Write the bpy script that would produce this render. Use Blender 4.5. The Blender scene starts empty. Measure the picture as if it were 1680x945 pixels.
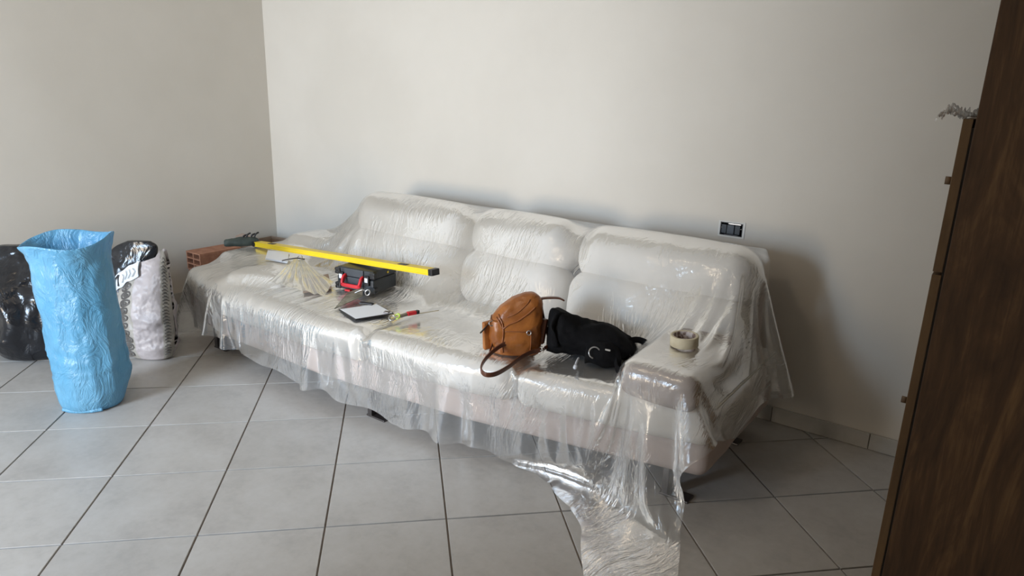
import bpy, bmesh, math, random, time
import numpy as np
from mathutils import Vector, Matrix, noise
random.seed(4)
rng = np.random.default_rng(7)
T0 = time.time()
S = bpy.context.scene
COL = S.collection
PI = math.pi

# ---------------------------------------------------------------- camera
cam = bpy.data.cameras.new('camera')
cam.sensor_width = 36.0
cam.lens = 36.0 * 1133.8 / 1680.0
cam.clip_start = 0.02
camo = bpy.data.objects.new('camera', cam)
COL.objects.link(camo)
camo.matrix_world = Matrix(((0.80736, -0.18391, 0.56064, 1.917),
                            (0.58934, 0.20540, -0.78133, -0.410),
                            (0.02854, 0.96124, 0.27423, 1.403),
                            (0, 0, 0, 1)))
S.camera = camo
S.view_settings.view_transform = 'Standard'
S.view_settings.look = 'None'
S.view_settings.gamma = 1.0
S.view_settings.exposure = 0.05
S.cycles.transparent_max_bounces = 24
S.cycles.max_bounces = 8

# ---------------------------------------------------------------- light
w = bpy.data.worlds.new('world'); S.world = w; w.use_nodes = True
w.node_tree.nodes['Background'].inputs[0].default_value = (0.62, 0.75, 1.0, 1)
w.node_tree.nodes['Background'].inputs[1].default_value = 1.0


def area(name, loc, target, sx, sy, power, color, spread=180):
    L = bpy.data.lights.new(name, 'AREA')
    L.shape = 'RECTANGLE'; L.size = sx; L.size_y = sy
    L.energy = power; L.color = color; L.spread = math.radians(spread)
    o = bpy.data.objects.new(name, L); COL.objects.link(o)
    o.location = loc
    o.rotation_euler = (Vector(target) - Vector(loc)).to_track_quat('-Z', 'Y').to_euler()
    return o


# daylight entering through the balcony door in the wall behind the camera: blue from the sky above,
# warm from the sunlit ground and facade below
area('window_sky_light', (-.75, -3.00, 1.65), (-.95, 2.0, -.3), 1.2, 1.1, 108, (0.60, 0.78, 1.0), 130)
area('window_ground_light', (-.75, -3.00, .60), (-.75, 2.0, 1.7), 1.2, 1.0, 58, (1.0, 0.83, 0.62), 140)

# weak warm fill light added under the ceiling, not a lamp of the room
area('warm_fill_light', (0.3, 0.2, 2.66), (0.3, 0.3, 0), 0.35, 0.35, 7, (1.0, 0.80, 0.58))


# ---------------------------------------------------------------- materials
def mat(name, color=(0.8, 0.8, 0.8), rough=0.6, metal=0.0, **kw):
    m = bpy.data.materials.new(name); m.use_nodes = True
    b = m.node_tree.nodes['Principled BSDF']
    b.inputs['Base Color'].default_value = (*color, 1)
    b.inputs['Roughness'].default_value = rough
    b.inputs['Metallic'].default_value = metal
    for k, v in kw.items():
        b.inputs[k.replace('_', ' ')].default_value = v
    return m


class NT:
    def __init__(s, m):
        s.t = m.node_tree; s.b = s.t.nodes.get('Principled BSDF')

    def n(s, typ, **kw):
        o = s.t.nodes.new(typ)
        for k, v in kw.items():
            if hasattr(o, k): setattr(o, k, v)
            else: o.inputs[k.replace('_', ' ')].default_value = v
        return o

    def l(s, a, b): s.t.links.new(a, b)

    def coord(s, scale=(1, 1, 1), kind='Object', rot=(0, 0, 0)):
        c = s.n('ShaderNodeTexCoord'); m = s.n('ShaderNodeMapping')
        m.inputs['Scale'].default_value = scale; m.inputs['Rotation'].default_value = rot
        s.l(c.outputs[kind], m.inputs[0]); return m.outputs[0]

    def ramp(s, fac, stops):
        r = s.n('ShaderNodeValToRGB'); e = r.color_ramp.elements
        while len(e) < len(stops): e.new(0.5)
        for i, (p, c) in enumerate(stops):
            e[i].position = p; e[i].color = (*c, 1) if len(c) == 3 else c
        s.l(fac, r.inputs[0]); return r.outputs[0]

    def noise(s, vec, scale, detail=4, rough=0.55, dist=0.0):
        n = s.n('ShaderNodeTexNoise'); s.l(vec, n.inputs['Vector'])
        n.inputs['Scale'].default_value = scale; n.inputs['Detail'].default_value = detail
        n.inputs['Roughness'].default_value = rough; n.inputs['Distortion'].default_value = dist
        return n.outputs[0]

    def bump(s, h, strength, dist=0.01, into=None, normal=None):
        b = s.n('ShaderNodeBump'); b.inputs['Strength'].default_value = strength
        b.inputs['Distance'].default_value = dist
        s.l(h, b.inputs['Height'])
        if normal is not None: s.l(normal, b.inputs['Normal'])
        if into is not False: s.l(b.outputs[0], (into or s.b.inputs['Normal']))
        return b.outputs[0]


def noisy(name, c1, c2, scale, rough=0.7, bumpk=0.15, bscale=None, bdist=0.003, detail=5, lo=.35, hi=.65, **kw):
    m = mat(name, c1, rough, **kw); t = NT(m); v = t.coord()
    t.l(t.ramp(t.noise(v, scale, detail), [(lo, c1), (hi, c2)]), t.b.inputs['Base Color'])
    if bumpk: t.bump(t.noise(v, bscale or scale * 3, 6), bumpk, bdist)
    return m


M = {}
M['wall'] = noisy('wall_paint', (0.61, 0.57, 0.505), (0.655, 0.615, 0.55), 1.3, 0.75, 0.12, 60, 0.002)
M['ceiling'] = noisy('ceiling_paint', (0.62, 0.60, 0.55), (0.66, 0.63, 0.58), 1.3, 0.8, 0.1, 60, 0.002)
M['grout'] = noisy('grout', (0.17, 0.145, 0.12), (0.24, 0.20, 0.17), 9, 0.9, 0.3, 90)

m = mat('floor_tile', (0.5, 0.48, 0.45), 0.42); t = NT(m)
v = t.coord(kind='Object')
oi = t.n('ShaderNodeObjectInfo')
add = t.n('ShaderNodeVectorMath', operation='ADD'); t.l(v, add.inputs[0])
sc_ = t.n('ShaderNodeVectorMath', operation='SCALE'); t.l(oi.outputs['Location'], sc_.inputs[0]); sc_.inputs['Scale'].default_value = 3.7
t.l(sc_.outputs[0], add.inputs[1])
n1 = t.noise(add.outputs[0], 5, 6, .6); n2 = t.noise(add.outputs[0], 34, 4, .6)
mx = t.n('ShaderNodeMath', operation='MULTIPLY_ADD'); t.l(n2, mx.inputs[0]); mx.inputs[1].default_value = .45; t.l(n1, mx.inputs[2])
rc = t.ramp(mx.outputs[0], [(.48, (0.365, 0.345, 0.325)), (.72, (0.43, 0.41, 0.385)), (.95, (0.47, 0.452, 0.43))])
hs = t.n('ShaderNodeHueSaturation'); t.l(rc, hs.inputs['Color'])
mr = t.n('ShaderNodeMapRange'); t.l(oi.outputs['Random'], mr.inputs[0]); mr.inputs[3].default_value = .95; mr.inputs[4].default_value = 1.05
t.l(mr.outputs[0], hs.inputs['Value']); t.l(hs.outputs[0], t.b.inputs['Base Color'])
t.bump(n2, .12, .002)
M['tile'] = m

M['skirting'] = noisy('skirting_tile', (0.40, 0.385, 0.35), (0.46, 0.44, 0.41), 12, 0.5, 0.1)
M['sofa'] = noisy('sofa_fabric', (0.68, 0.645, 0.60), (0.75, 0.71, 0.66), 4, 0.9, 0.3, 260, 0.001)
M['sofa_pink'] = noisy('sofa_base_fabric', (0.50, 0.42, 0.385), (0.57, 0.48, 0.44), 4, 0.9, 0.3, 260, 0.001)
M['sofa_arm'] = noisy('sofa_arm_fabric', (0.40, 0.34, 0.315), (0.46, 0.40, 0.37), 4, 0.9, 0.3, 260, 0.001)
M['piping'] = mat('piping', (0.55, 0.54, 0.49), 0.8)
M['metal'] = mat('steel', (0.55, 0.55, 0.56), 0.3, 1.0)
M['dark_metal'] = mat('dark_metal', (0.16, 0.15, 0.15), 0.35, 0.9)
M['black_plastic'] = mat('black_plastic', (0.012, 0.012, 0.013), 0.4)
M['case'] = noisy('case_plastic', (0.022, 0.026, 0.030), (0.03, 0.035, 0.04), 30, 0.45, .2, 300)
M['case_face'] = noisy('case_face_plastic', (0.045, 0.053, 0.063), (0.055, 0.063, 0.073), 30, 0.45, .2, 300)
M['red'] = mat('red_plastic', (0.62, 0.02, 0.03), 0.4)
M['yellow'] = mat('yellow_paint', (0.86, 0.62, 0.02), 0.35)
M['yellow_hi'] = mat('yellow_pale', (0.90, 0.76, 0.14), 0.35)
M['vial'] = mat('vial', (0.55, 0.75, 0.1), 0.1)
M['white'] = mat('white_plastic', (0.72, 0.75, 0.82), 0.4)
M['paper'] = mat('paper', (0.86, 0.88, 0.92), 0.6)
M['tape'] = noisy('masking_tape', (0.60, 0.53, 0.37), (0.66, 0.59, 0.43), 40, 0.6, .2, 200)
M['core'] = noisy('tape_core', (0.22, 0.15, 0.12), (0.62, 0.55, 0.52), 60, 0.8, .3, 200, lo=.45, hi=.55)
M['brick'] = noisy('brick_clay', (0.30, 0.13, 0.075), (0.40, 0.19, 0.11), 25, 0.9, .5, 90)
M['brick_dark'] = mat('brick_dark', (0.10, 0.045, 0.03), 0.95)
M['cardboard'] = noisy('cardboard', (0.31, 0.22, 0.165), (0.36, 0.27, 0.20), 12, 0.85, .2)
M['green_dark'] = noisy('dark_green_canvas', (0.03, 0.042, 0.036), (0.055, 0.07, 0.06), 20, 0.7, .4)
M['olive'] = noisy('olive_metal', (0.12, 0.11, 0.08), (0.30, 0.28, 0.22), 30, 0.45, .2, metal=0.3)
M['blade_brown'] = noisy('brown_cardboard', (0.36, 0.27, 0.21), (0.44, 0.34, 0.27), 12, 0.8, .2)

# leather
m = mat('tan_leather', (0.33, 0.11, 0.02), 0.32); t = NT(m); v = t.coord()
t.l(t.ramp(t.noise(v, 9, 5), [(.35, (0.24, 0.075, 0.016)), (.65, (0.42, 0.145, 0.028))]), t.b.inputs['Base Color'])
t.bump(t.noise(v, 45, 5, .6, 1.0), .35, .004)
M['leather'] = m
m = mat('dark_leather', (0.12, 0.04, 0.02), 0.4); t = NT(m); t.bump(t.noise(t.coord(), 90, 4), .3, .002)
M['leather_dark'] = m
M['leather_seam'] = mat('seam_leather', (0.26, 0.085, 0.025), 0.3)
M['black_fabric'] = noisy('black_fabric', (0.004, 0.004, 0.005), (0.009, 0.009, 0.010), 20, 0.9, .5, 40, 0.006, Specular_IOR_Level=.15)

# garbage bags
m = mat('black_bag_film', (0.010, 0.011, 0.014), 0.22); t = NT(m); v = t.coord()
t.bump(t.noise(v, 10, 3, .5, 1.6), .45, .02); M['black_bag'] = m
m = mat('blue_bag_film', (0.05, 0.30, 0.58), 0.24); t = NT(m); v = t.coord((1, 1, .6))
t.l(t.ramp(t.noise(v, 5, 3), [(.35, (0.12, 0.37, 0.58)), (.65, (0.19, 0.46, 0.67))]), t.b.inputs['Base Color'])
nb = t.bump(t.noise(v, 12, 4, .6, 3.5), .7, .014, into=False)
t.l(nb, t.b.inputs['Normal'])
out = t.t.nodes['Material Output']
tr = t.n('ShaderNodeBsdfTranslucent'); tr.inputs[0].default_value = (0.10, 0.45, 0.75, 1)
mix = t.n('ShaderNodeMixShader'); mix.inputs[0].default_value = .22
t.l(t.b.outputs[0], mix.inputs[1]); t.l(tr.outputs[0], mix.inputs[2]); t.l(mix.outputs[0], out.inputs[0])
M['blue_bag'] = m


def wood(name, c1, c2, c3, rot, scale=(1, 1, 1), dist=1.5):
    m = mat(name, c1, 0.5); t = NT(m); v = t.coord(scale, rot=rot)
    nn = t.noise(v, 2.2, 6, .6, dist)
    v2 = t.coord((18, 18, 1.2), rot=rot)
    n2 = t.noise(v2, 4, 5, .65, .6)
    a = t.n('ShaderNodeMath', operation='MULTIPLY_ADD'); t.l(n2, a.inputs[0]); a.inputs[1].default_value = .55; t.l(nn, a.inputs[2])
    t.l(t.ramp(a.outputs[0], [(.55, c1), (.80, c2), (1.0, c3)]), t.b.inputs['Base Color'])
    t.bump(n2, .2, .002)
    return m


M['wood'] = wood('cabinet_wood', (0.040, 0.020, 0.010), (0.080, 0.041, 0.019), (0.17, 0.095, 0.042), (0, .06, 0), (5, 5, .9), 2.4)
M['wood_edge'] = wood('cabinet_door_wood', (0.085, 0.048, 0.020), (0.125, 0.072, 0.032), (0.16, 0.095, 0.042), (0, 0, 0))
M['gap'] = mat('gap_shade', (0.01, 0.007, 0.005), 0.9)


def film_mat(name, veil, tint, streak=(60, 9), iso=15, bstr=.58, rough=.19, gloss=.03, kind='UV'):
    m = bpy.data.materials.new(name); m.use_nodes = True
    t = NT(m); t.t.nodes.remove(t.b); out = t.t.nodes['Material Output']
    v = t.coord((1, 1, 1), kind)
    def math_(op, a, b, c=None, clamp=False):
        n = t.n('ShaderNodeMath', operation=op, use_clamp=clamp)
        for k, q in enumerate((a, b, c)):
            if q is None: continue
            if isinstance(q, (int, float)): n.inputs[k].default_value = q
            else: t.l(q, n.inputs[k])
        return n.outputs[0]
    def ridg(vec, sc, det, dist, sharp=3.2):
        n = t.noise(vec, sc, det, .55, dist)
        return math_('MULTIPLY_ADD', math_('ABSOLUTE', math_('SUBTRACT', n, .5), 0), -sharp, 1.0, True)
    # warp so that the streaks wander and fan out
    w1 = t.n('ShaderNodeTexNoise'); t.l(v, w1.inputs['Vector']); w1.inputs['Scale'].default_value = 1.7; w1.inputs['Detail'].default_value = 2
    ws = t.n('ShaderNodeVectorMath', operation='MULTIPLY_ADD'); t.l(w1.outputs['Color'], ws.inputs[0]); ws.inputs[1].default_value = (.30, .30, .30); t.l(v, ws.inputs[2])
    def mapped(sc, rot):
        mp = t.n('ShaderNodeMapping'); mp.inputs['Scale'].default_value = sc; mp.inputs['Rotation'].default_value = (0, 0, rot)
        t.l(ws.outputs[0], mp.inputs[0]); return mp.outputs[0]
    st1 = ridg(mapped((streak[0], streak[1], streak[1]), .15), 1.0, 3, .3)
    st2 = ridg(mapped((streak[0] * .7, streak[1] * 1.2, streak[1]), -.6), 1.0, 3, .3)
    is1 = ridg(v, iso, 4, .8)
    k1 = t.ramp(t.noise(v, 2.6, 2), [(.48, (0, 0, 0)), (.66, (1, 1, 1))])
    k2 = t.ramp(t.noise(ws.outputs[0], 3.4, 2), [(.50, (0, 0, 0)), (.66, (1, 1, 1))])
    h = math_('ADD', math_('MULTIPLY', st1, k1), math_('MULTIPLY', st2, k2))
    h = math_('MULTIPLY_ADD', is1, .22, h)
    bn = t.bump(h, bstr, .010, into=False)
    gl = t.n('ShaderNodeBsdfGlossy'); gl.inputs['Roughness'].default_value = rough; gl.inputs[0].default_value = (1, 1, 1, 1); t.l(bn, gl.inputs['Normal'])
    df = t.n('ShaderNodeBsdfDiffuse'); df.inputs[0].default_value = (*tint, 1)
    tl = t.n('ShaderNodeBsdfTranslucent'); tl.inputs[0].default_value = (*tint, 1)
    dd = t.n('ShaderNodeMixShader'); dd.inputs[0].default_value = .40; t.l(df.outputs[0], dd.inputs[1]); t.l(tl.outputs[0], dd.inputs[2])
    tp = t.n('ShaderNodeBsdfTransparent'); tp.inputs[0].default_value = (.975, .98, .98, 1)
    cr = math_('POWER', math_('MAXIMUM', math_('MULTIPLY', st1, k1), math_('MULTIPLY', st2, k2)), 5)
    lw = t.n('ShaderNodeLayerWeight'); lw.inputs[0].default_value = .25
    mb = math_('MULTIPLY_ADD', cr, .14, veil)
    mb = math_('MULTIPLY_ADD', math_('POWER', lw.outputs['Facing'], 2.0), .45, mb, True)
    m1 = t.n('ShaderNodeMixShader'); t.l(mb, m1.inputs[0]); t.l(tp.outputs[0], m1.inputs[1]); t.l(dd.outputs[0], m1.inputs[2])
    fr = t.n('ShaderNodeFresnel'); fr.inputs[0].default_value = 1.5; t.l(bn, fr.inputs['Normal'])
    fm = math_('MULTIPLY_ADD', fr.outputs[0], .72, gloss, True)
    m2 = t.n('ShaderNodeMixShader'); t.l(fm, m2.inputs[0]); t.l(m1.outputs[0], m2.inputs[1]); t.l(gl.outputs[0], m2.inputs[2])
    t.l(m2.outputs[0], out.inputs[0])
    return m


M['film'] = film_mat('plastic_film', .14, (.84, .86, .87))
M['film2'] = film_mat('plastic_film_folded', .16, (.84, .86, .87), (90, 20), 30, kind='Object')


# ---------------------------------------------------------------- helpers
def tag(o, label=None, cat=None, group=None, kind=None):
    if label: o['label'] = label
    if cat: o['category'] = cat
    if group: o['group'] = group
    if kind: o['kind'] = kind
    return o


def empty(name, loc, rz=0.0):
    o = bpy.data.objects.new(name, None); COL.objects.link(o)
    o.location = loc; o.rotation_euler = (0, 0, rz); o.empty_display_size = .1
    return o


def mesh_obj(name, V, F, m, parent=None, smooth=True, inv=None):
    me = bpy.data.meshes.new(name)
    me.from_pydata([tuple(map(float, v)) for v in V], [], F)
    me.validate(); me.update()
    ms = m if isinstance(m, (list, tuple)) else [m]
    for q in ms: me.materials.append(q)
    if smooth: me.polygons.foreach_set('use_smooth', [True] * len(me.polygons))
    o = bpy.data.objects.new(name, me); COL.objects.link(o)
    if parent: o.parent = parent
    return o


def bm_obj(name, bm, m, parent=None, smooth=False, bevel=0, seg=2):
    if bevel:
        bmesh.ops.bevel(bm, geom=bm.edges[:] , offset=bevel, segments=seg, affect='EDGES', profile=.6)
    me = bpy.data.meshes.new(name); bm.to_mesh(me); bm.free()
    ms = m if isinstance(m, (list, tuple)) else [m]
    for q in ms: me.materials.append(q)
    if smooth: me.polygons.foreach_set('use_smooth', [True] * len(me.polygons))
    o = bpy.data.objects.new(name, me); COL.objects.link(o)
    if parent: o.parent = parent
    return o


def add_box(bm, c, h, R=None):
    r = bmesh.ops.create_cube(bm, size=2.0)
    for v in r['verts']:
        p = Vector((v.co.x * h[0], v.co.y * h[1], v.co.z * h[2]))
        if R is not None: p = R @ p
        v.co = p + Vector(c)
    return r['verts']


def box(name, c, h, m, parent=None, bevel=0.0, R=None, smooth=False, seg=2):
    bm = bmesh.new(); add_box(bm, c, h, R)
    return bm_obj(name, bm, m, parent, smooth, bevel, seg)


def catmull(P, n):
    P = [Vector(p) for p in P]
    Q = [P[0] * 2 - P[1]] + P + [P[-1] * 2 - P[-2]]
    out = []
    for i in range(1, len(Q) - 2):
        a, b, c, d = Q[i - 1:i + 3]
        for k in range(n):
            u = k / n
            out.append(.5 * ((2 * b) + (c - a) * u + (2 * a - 5 * b + 4 * c - d) * u * u + (3 * b - a - 3 * c + d) * u ** 3))
    out.append(P[-1]); return out


def tube(name, P, rx, ry, m, parent=None, up=(0, 0, 1), nseg=10, smooth_n=8, square=False, closed=False):
    """sweep of an ellipse rx (sideways) by ry (along up) along a path"""
    C = catmull(P, smooth_n) if smooth_n else [Vector(p) for p in P]
    V, F = [], []; up = Vector(up)
    for i, c in enumerate(C):
        d = (C[min(i + 1, len(C) - 1)] - C[max(i - 1, 0)]).normalized()
        s = d.cross(up)
        if s.length < 1e-4: s = d.cross(Vector((1, 0, 0)))
        s.normalize(); u = s.cross(d).normalized()
        for k in range(nseg):
            a = 2 * PI * (k + .5) / nseg
            ca, sa = math.cos(a), math.sin(a)
            if square:
                e = .35; ca = math.copysign(abs(ca) ** e, ca); sa = math.copysign(abs(sa) ** e, sa)
            V.append(c + s * (ca * rx) + u * (sa * ry))
    for i in range(len(C) - 1):
        for k in range(nseg):
            a = i * nseg + k; b = i * nseg + (k + 1) % nseg
            F.append((a, b, b + nseg, a + nseg))
    F.append(tuple(range(nseg))[::-1]); F.append(tuple(range((len(C) - 1) * nseg, len(C) * nseg)))
    return mesh_obj(name, V, F, m, parent)


def torus(name, c, R, r, m, parent=None, rot=(0, 0, 0), arc=2 * PI, n=28, k=8, flat=1.0):
    V, F = [], []; E = Matrix.Identity(3) if not any(rot) else __import__('mathutils').Euler(rot).to_matrix()
    full = abs(arc - 2 * PI) < 1e-6; N = n if full else n + 1
    for i in range(N):
        a = arc * i / n
        for j in range(k):
            b = 2 * PI * j / k
            p = Vector(((R + r * math.cos(b)) * math.cos(a), (R + r * math.cos(b)) * math.sin(a), r * flat * math.sin(b)))
            V.append(E @ p + Vector(c))
    for i in range(n):
        for j in range(k):
            i2 = (i + 1) % N
            F.append((i * k + j, i2 * k + j, i2 * k + (j + 1) % k, i * k + (j + 1) % k))
    return mesh_obj(name, V, F, m, parent)


def fbm(p, s, seed=0.0, oct=3):
    return noise.fractal((p[0] * s + seed, p[1] * s - seed, p[2] * s + 2 * seed), .6, 2.0, oct)


def ridge(p, s, seed=0.0):
    return 1 - 2.2 * abs(noise.noise((p[0] * s + seed, p[1] * s + seed * 2, p[2] * s - seed)))


# rounded boxes that double as collision shapes for the film
SHAPES = []   # (c, h, r, angle about X, bulge, warp)
YB = 2.45
FX = np.array([-2.5, -1.75, -1.30, -0.50, 0.30, 0.80, 1.25, 2.0])
FY = np.array([1.62, 1.54, 1.42, 1.41, 1.49, 1.59, 1.69, 1.80])


def wscale(x): return (YB - np.interp(x, FX, FY)) / 1.0


def warp(P):
    P = P.copy(); P[:, 1] = YB - (YB - P[:, 1]) * wscale(P[:, 0]); return P


def unwarp(P):
    P = P.copy(); P[:, 1] = YB - (YB - P[:, 1]) / wscale(P[:, 0]); return P


def puff(name, lo, hi, r, m, parent, ang=0.0, bulge=(0, 0, 0), wp=False, lump=.004, seed=1.0, n=26, collide=True, rz=0.0):
    """upholstered cushion: rounded box between lo and hi, faces bulged, rotated about X through its centre"""
    c = (np.array(lo) + np.array(hi)) / 2; h = (np.array(hi) - np.array(lo)) / 2
    h = np.maximum(h, 1e-3); r = min(r, h.min() * .999)
    if collide: SHAPES.append((c, h, r, ang, np.array(bulge, float), wp, rz))
    V, F = [], []
    g = [np.sign(k) * (1 - (1 - abs(k)) ** 1.0) for k in np.linspace(-1, 1, n)]
    idx = {}
    def vid(p):
        key = tuple(round(float(q), 5) for q in p)
        if key not in idx: idx[key] = len(V); V.append(p)
        return idx[key]
    # denser spacing near the edges
    def grid(hh):
        e = np.concatenate([-hh + r * np.linspace(0, 1, 6)[:-1], np.linspace(-hh + r, hh - r, n), hh - r + r * np.linspace(0, 1, 6)[1:]])
        return np.unique(np.round(e, 6))
    G = [grid(h[k]) for k in range(3)]
    for ax in range(3):
        u, v_ = [(1, 2), (2, 0), (0, 1)][ax]
        for sgn in (-1, 1):
            gu, gv = G[u], G[v_]
            ids = []
            for a in gu:
                row = []
                for b in gv:
                    p = np.zeros(3); p[ax] = sgn * h[ax]; p[u] = a; p[v_] = b
                    row.append(vid(p))
                ids.append(row)
            for i in range(len(gu) - 1):
                for j in range(len(gv) - 1):
                    f = (ids[i][j], ids[i + 1][j], ids[i + 1][j + 1], ids[i][j + 1])
                    F.append(f if sgn > 0 else f[::-1])
    P = np.array(V)
    q = np.clip(P, -(h - r), (h - r)); d = P - q
    L = np.linalg.norm(d, axis=1, keepdims=True); L[L == 0] = 1
    P = q + d / L * r
    t = np.clip(P / h, -1, 1)
    f = 1 - t ** 2
    P2 = P.copy()
    P2[:, 0] *= 1 + bulge[0] / h[0] * f[:, 1] * f[:, 2]
    P2[:, 1] *= 1 + bulge[1] / h[1] * f[:, 0] * f[:, 2]
    P2[:, 2] *= 1 + bulge[2] / h[2] * f[:, 0] * f[:, 1]
    ca, sa = math.cos(ang), math.sin(ang)
    R = np.array([[1, 0, 0], [0, ca, -sa], [0, sa, ca]])
    cz, sz = math.cos(rz), math.sin(rz)
    R = np.array([[cz, -sz, 0], [sz, cz, 0], [0, 0, 1]]) @ R
    P3 = P2 @ R.T + c
    if wp: P3 = warp(P3)
    if lump:
        for i, p in enumerate(P3):
            k = fbm(p, 5.0, seed) * lump
            P3[i] = p + (p - c) / (np.linalg.norm(p - c) + 1e-6) * k
    o = mesh_obj(name, P3, F, m)
    if parent:
        o.data.transform(Matrix.Translation(-parent.location)); o.parent = parent
    return o


def sdf(P):
    """signed distance (approx) of the sofa, floor and wall"""
    D = np.minimum(P[:, 2] - 0.003, 2.592 - P[:, 1])
    Pw = unwarp(P)
    for c, h, r, ang, b, wp, rz in SHAPES:
        X = (Pw if wp else P) - c
        if ang or rz:
            ca, sa = math.cos(ang), math.sin(ang)
            R = np.array([[1, 0, 0], [0, ca, -sa], [0, sa, ca]])
            cz, sz = math.cos(rz), math.sin(rz)
            R = np.array([[cz, -sz, 0], [sz, cz, 0], [0, 0, 1]]) @ R
            X = X @ R
        t = np.clip(X / h, -1, 1); f = 1 - t ** 2
        X = X.copy()
        if b[0]: X[:, 0] /= 1 + b[0] / h[0] * f[:, 1] * f[:, 2]
        if b[1]: X[:, 1] /= 1 + b[1] / h[1] * f[:, 0] * f[:, 2]
        if b[2]: X[:, 2] /= 1 + b[2] / h[2] * f[:, 0] * f[:, 1]
        q = np.abs(X) - (h - r)
        d = np.linalg.norm(np.maximum(q, 0), axis=1) + np.minimum(q.max(axis=1), 0) - r
        D = np.minimum(D, d)
    return D


# ---------------------------------------------------------------- structure
XL, XR, YF_, YW, ZC = -2.37, 2.42, -3.05, 2.6034, 2.75


def wall_slab(name, lo, hi, m, holes=None):
    c = [(a + b) / 2 for a, b in zip(lo, hi)]; h = [(b - a) / 2 for a, b in zip(lo, hi)]
    o = box(name, c, h, m); tag(o, kind='structure'); return o


wb = wall_slab('wall_back', (XL - .12, YW, -.1), (XR + .12, YW + .12, ZC), M['wall'])
# the opening of the flush socket box is cut out of the back wall
SX0, SX1, SZ0, SZ1 = .888, .990, .812, .872
bm = bmesh.new()
for lo, hi in (((XL - .12, YW, -.1), (SX0, YW + .12, ZC)), ((SX1, YW, -.1), (XR + .12, YW + .12, ZC)),
               ((SX0, YW, -.1), (SX1, YW + .12, SZ0)), ((SX0, YW, SZ1), (SX1, YW + .12, ZC)), ((SX0, YW + .05, SZ0), (SX1, YW + .12, SZ1))):
    add_box(bm, [(a + b) / 2 for a, b in zip(lo, hi)], [(b - a) / 2 for a, b in zip(lo, hi)])
bm.to_mesh(wb.data); bm.free()
wall_slab('wall_left', (XL - .12, YF_, -.1), (XL, YW, ZC), M['wall'])
wall_slab('wall_right', (XR, YF_, -.1), (XR + .12, YW, ZC), M['wall'])
tag(box('ceiling', ((XL + XR) / 2, (YF_ + YW) / 2, ZC + .06), ((XR - XL) / 2 + .12, (YW - YF_) / 2 + .12, .06), M['ceiling']), kind='structure')
# front wall with the balcony door opening, behind the camera
bm = bmesh.new()
WX0, WX1, WZ1 = -1.40, -0.10, 2.25
for lo, hi in (((XL - .12, YF_ - .12, -.1), (WX0, YF_, ZC)), ((WX1, YF_ - .12, -.1), (XR + .12, YF_, ZC)), ((WX0, YF_ - .12, WZ1), (WX1, YF_, ZC))):
    add_box(bm, [(a + b) / 2 for a, b in zip(lo, hi)], [(b - a) / 2 for a, b in zip(lo, hi)])
tag(bm_obj('wall_front', bm, M['wall']), kind='structure')
wall_slab('added_shade_wall', (.0, -1.12, -.0), (XR, -1.0, ZC), M['wall'])  # unseen wall added to block window light from the right side
floor = tag(box('floor', ((XL + XR) / 2, (YF_ + YW) / 2, -.056), ((XR - XL) / 2 + .12, (YW - YF_) / 2 + .12, .05), M['grout']), kind='structure')
floor_c = floor.location

# floor tiles, laid on the diagonal
s2 = math.sqrt(.5); TS = .4; J = .0030


def clip(poly, f):
    out = []
    for i in range(len(poly)):
        a, b = poly[i], poly[(i + 1) % len(poly)]; fa, fb = f(a), f(b)
        if fa >= 0: out.append(a)
        if (fa >= 0) != (fb >= 0):
            k = fa / (fa - fb); out.append((a[0] + (b[0] - a[0]) * k, a[1] + (b[1] - a[1]) * k))
    return out


def tile_mesh(poly, name, cx, cy, th=.008, bev=.0012):
    n = len(poly); V = []
    def ins(p, d):
        L = math.hypot(p[0] - cx, p[1] - cy); k = max(0, (L - d * 1.4) / L) if L > 0 else 1
        return (cx + (p[0] - cx) * k, cy + (p[1] - cy) * k)
    for p in poly: V.append((p[0] - cx, p[1] - cy, -th))
    for p in poly: V.append((p[0] - cx, p[1] - cy, -bev))
    for p in poly: q = ins(p, bev); V.append((q[0] - cx, q[1] - cy, 0))
    F = []
    for r in (0, 1):
        for i in range(n):
            j = (i + 1) % n; F.append((r * n + i, r * n + j, (r + 1) * n + j, (r + 1) * n + i))
    F.append(tuple(range(2 * n, 3 * n)))
    me = bpy.data.meshes.new(name); me.from_pydata(V, [], F); me.materials.append(M['tile']); me.update()
    return me


full = None; cnt = 0
for i in range(-16, 14):
    for j in range(-18, 16):
        a0, a1, b0, b1 = i * TS + J, (i + 1) * TS - J, j * TS + J, (j + 1) * TS - J
        quad = [((a - b) * s2, (a + b) * s2) for a, b in ((a0, b0), (a1, b0), (a1, b1), (a0, b1))]
        poly = quad
        for f in (lambda p: p[0] - XL - .003, lambda p: XR - .003 - p[0], lambda p: p[1] - (YF_ + .003), lambda p: YW - .003 - p[1]):
            poly = clip(poly, f)
            if len(poly) < 3: break
        if len(poly) < 3: continue
        if min(p[1] for p in poly) < -1.3 and False: continue
        cx = sum(p[0] for p in poly) / len(poly); cy = sum(p[1] for p in poly) / len(poly)
        area_ = .5 * abs(sum(poly[k][0] * poly[(k + 1) % len(poly)][1] - poly[(k + 1) % len(poly)][0] * poly[k][1] for k in range(len(poly))))
        if area_ < 1e-4: continue
        if poly == quad:
            if full is None: full = tile_mesh(poly, 'floor_tile', cx, cy)
            me = full
        else: me = tile_mesh(poly, 'floor_tile', cx, cy)
        o = bpy.data.objects.new('floor_tile', me); COL.objects.link(o); o.parent = floor
        o.location = (cx, cy, random.uniform(-.0004, .0004)); cnt += 1
print('tiles', cnt)

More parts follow.
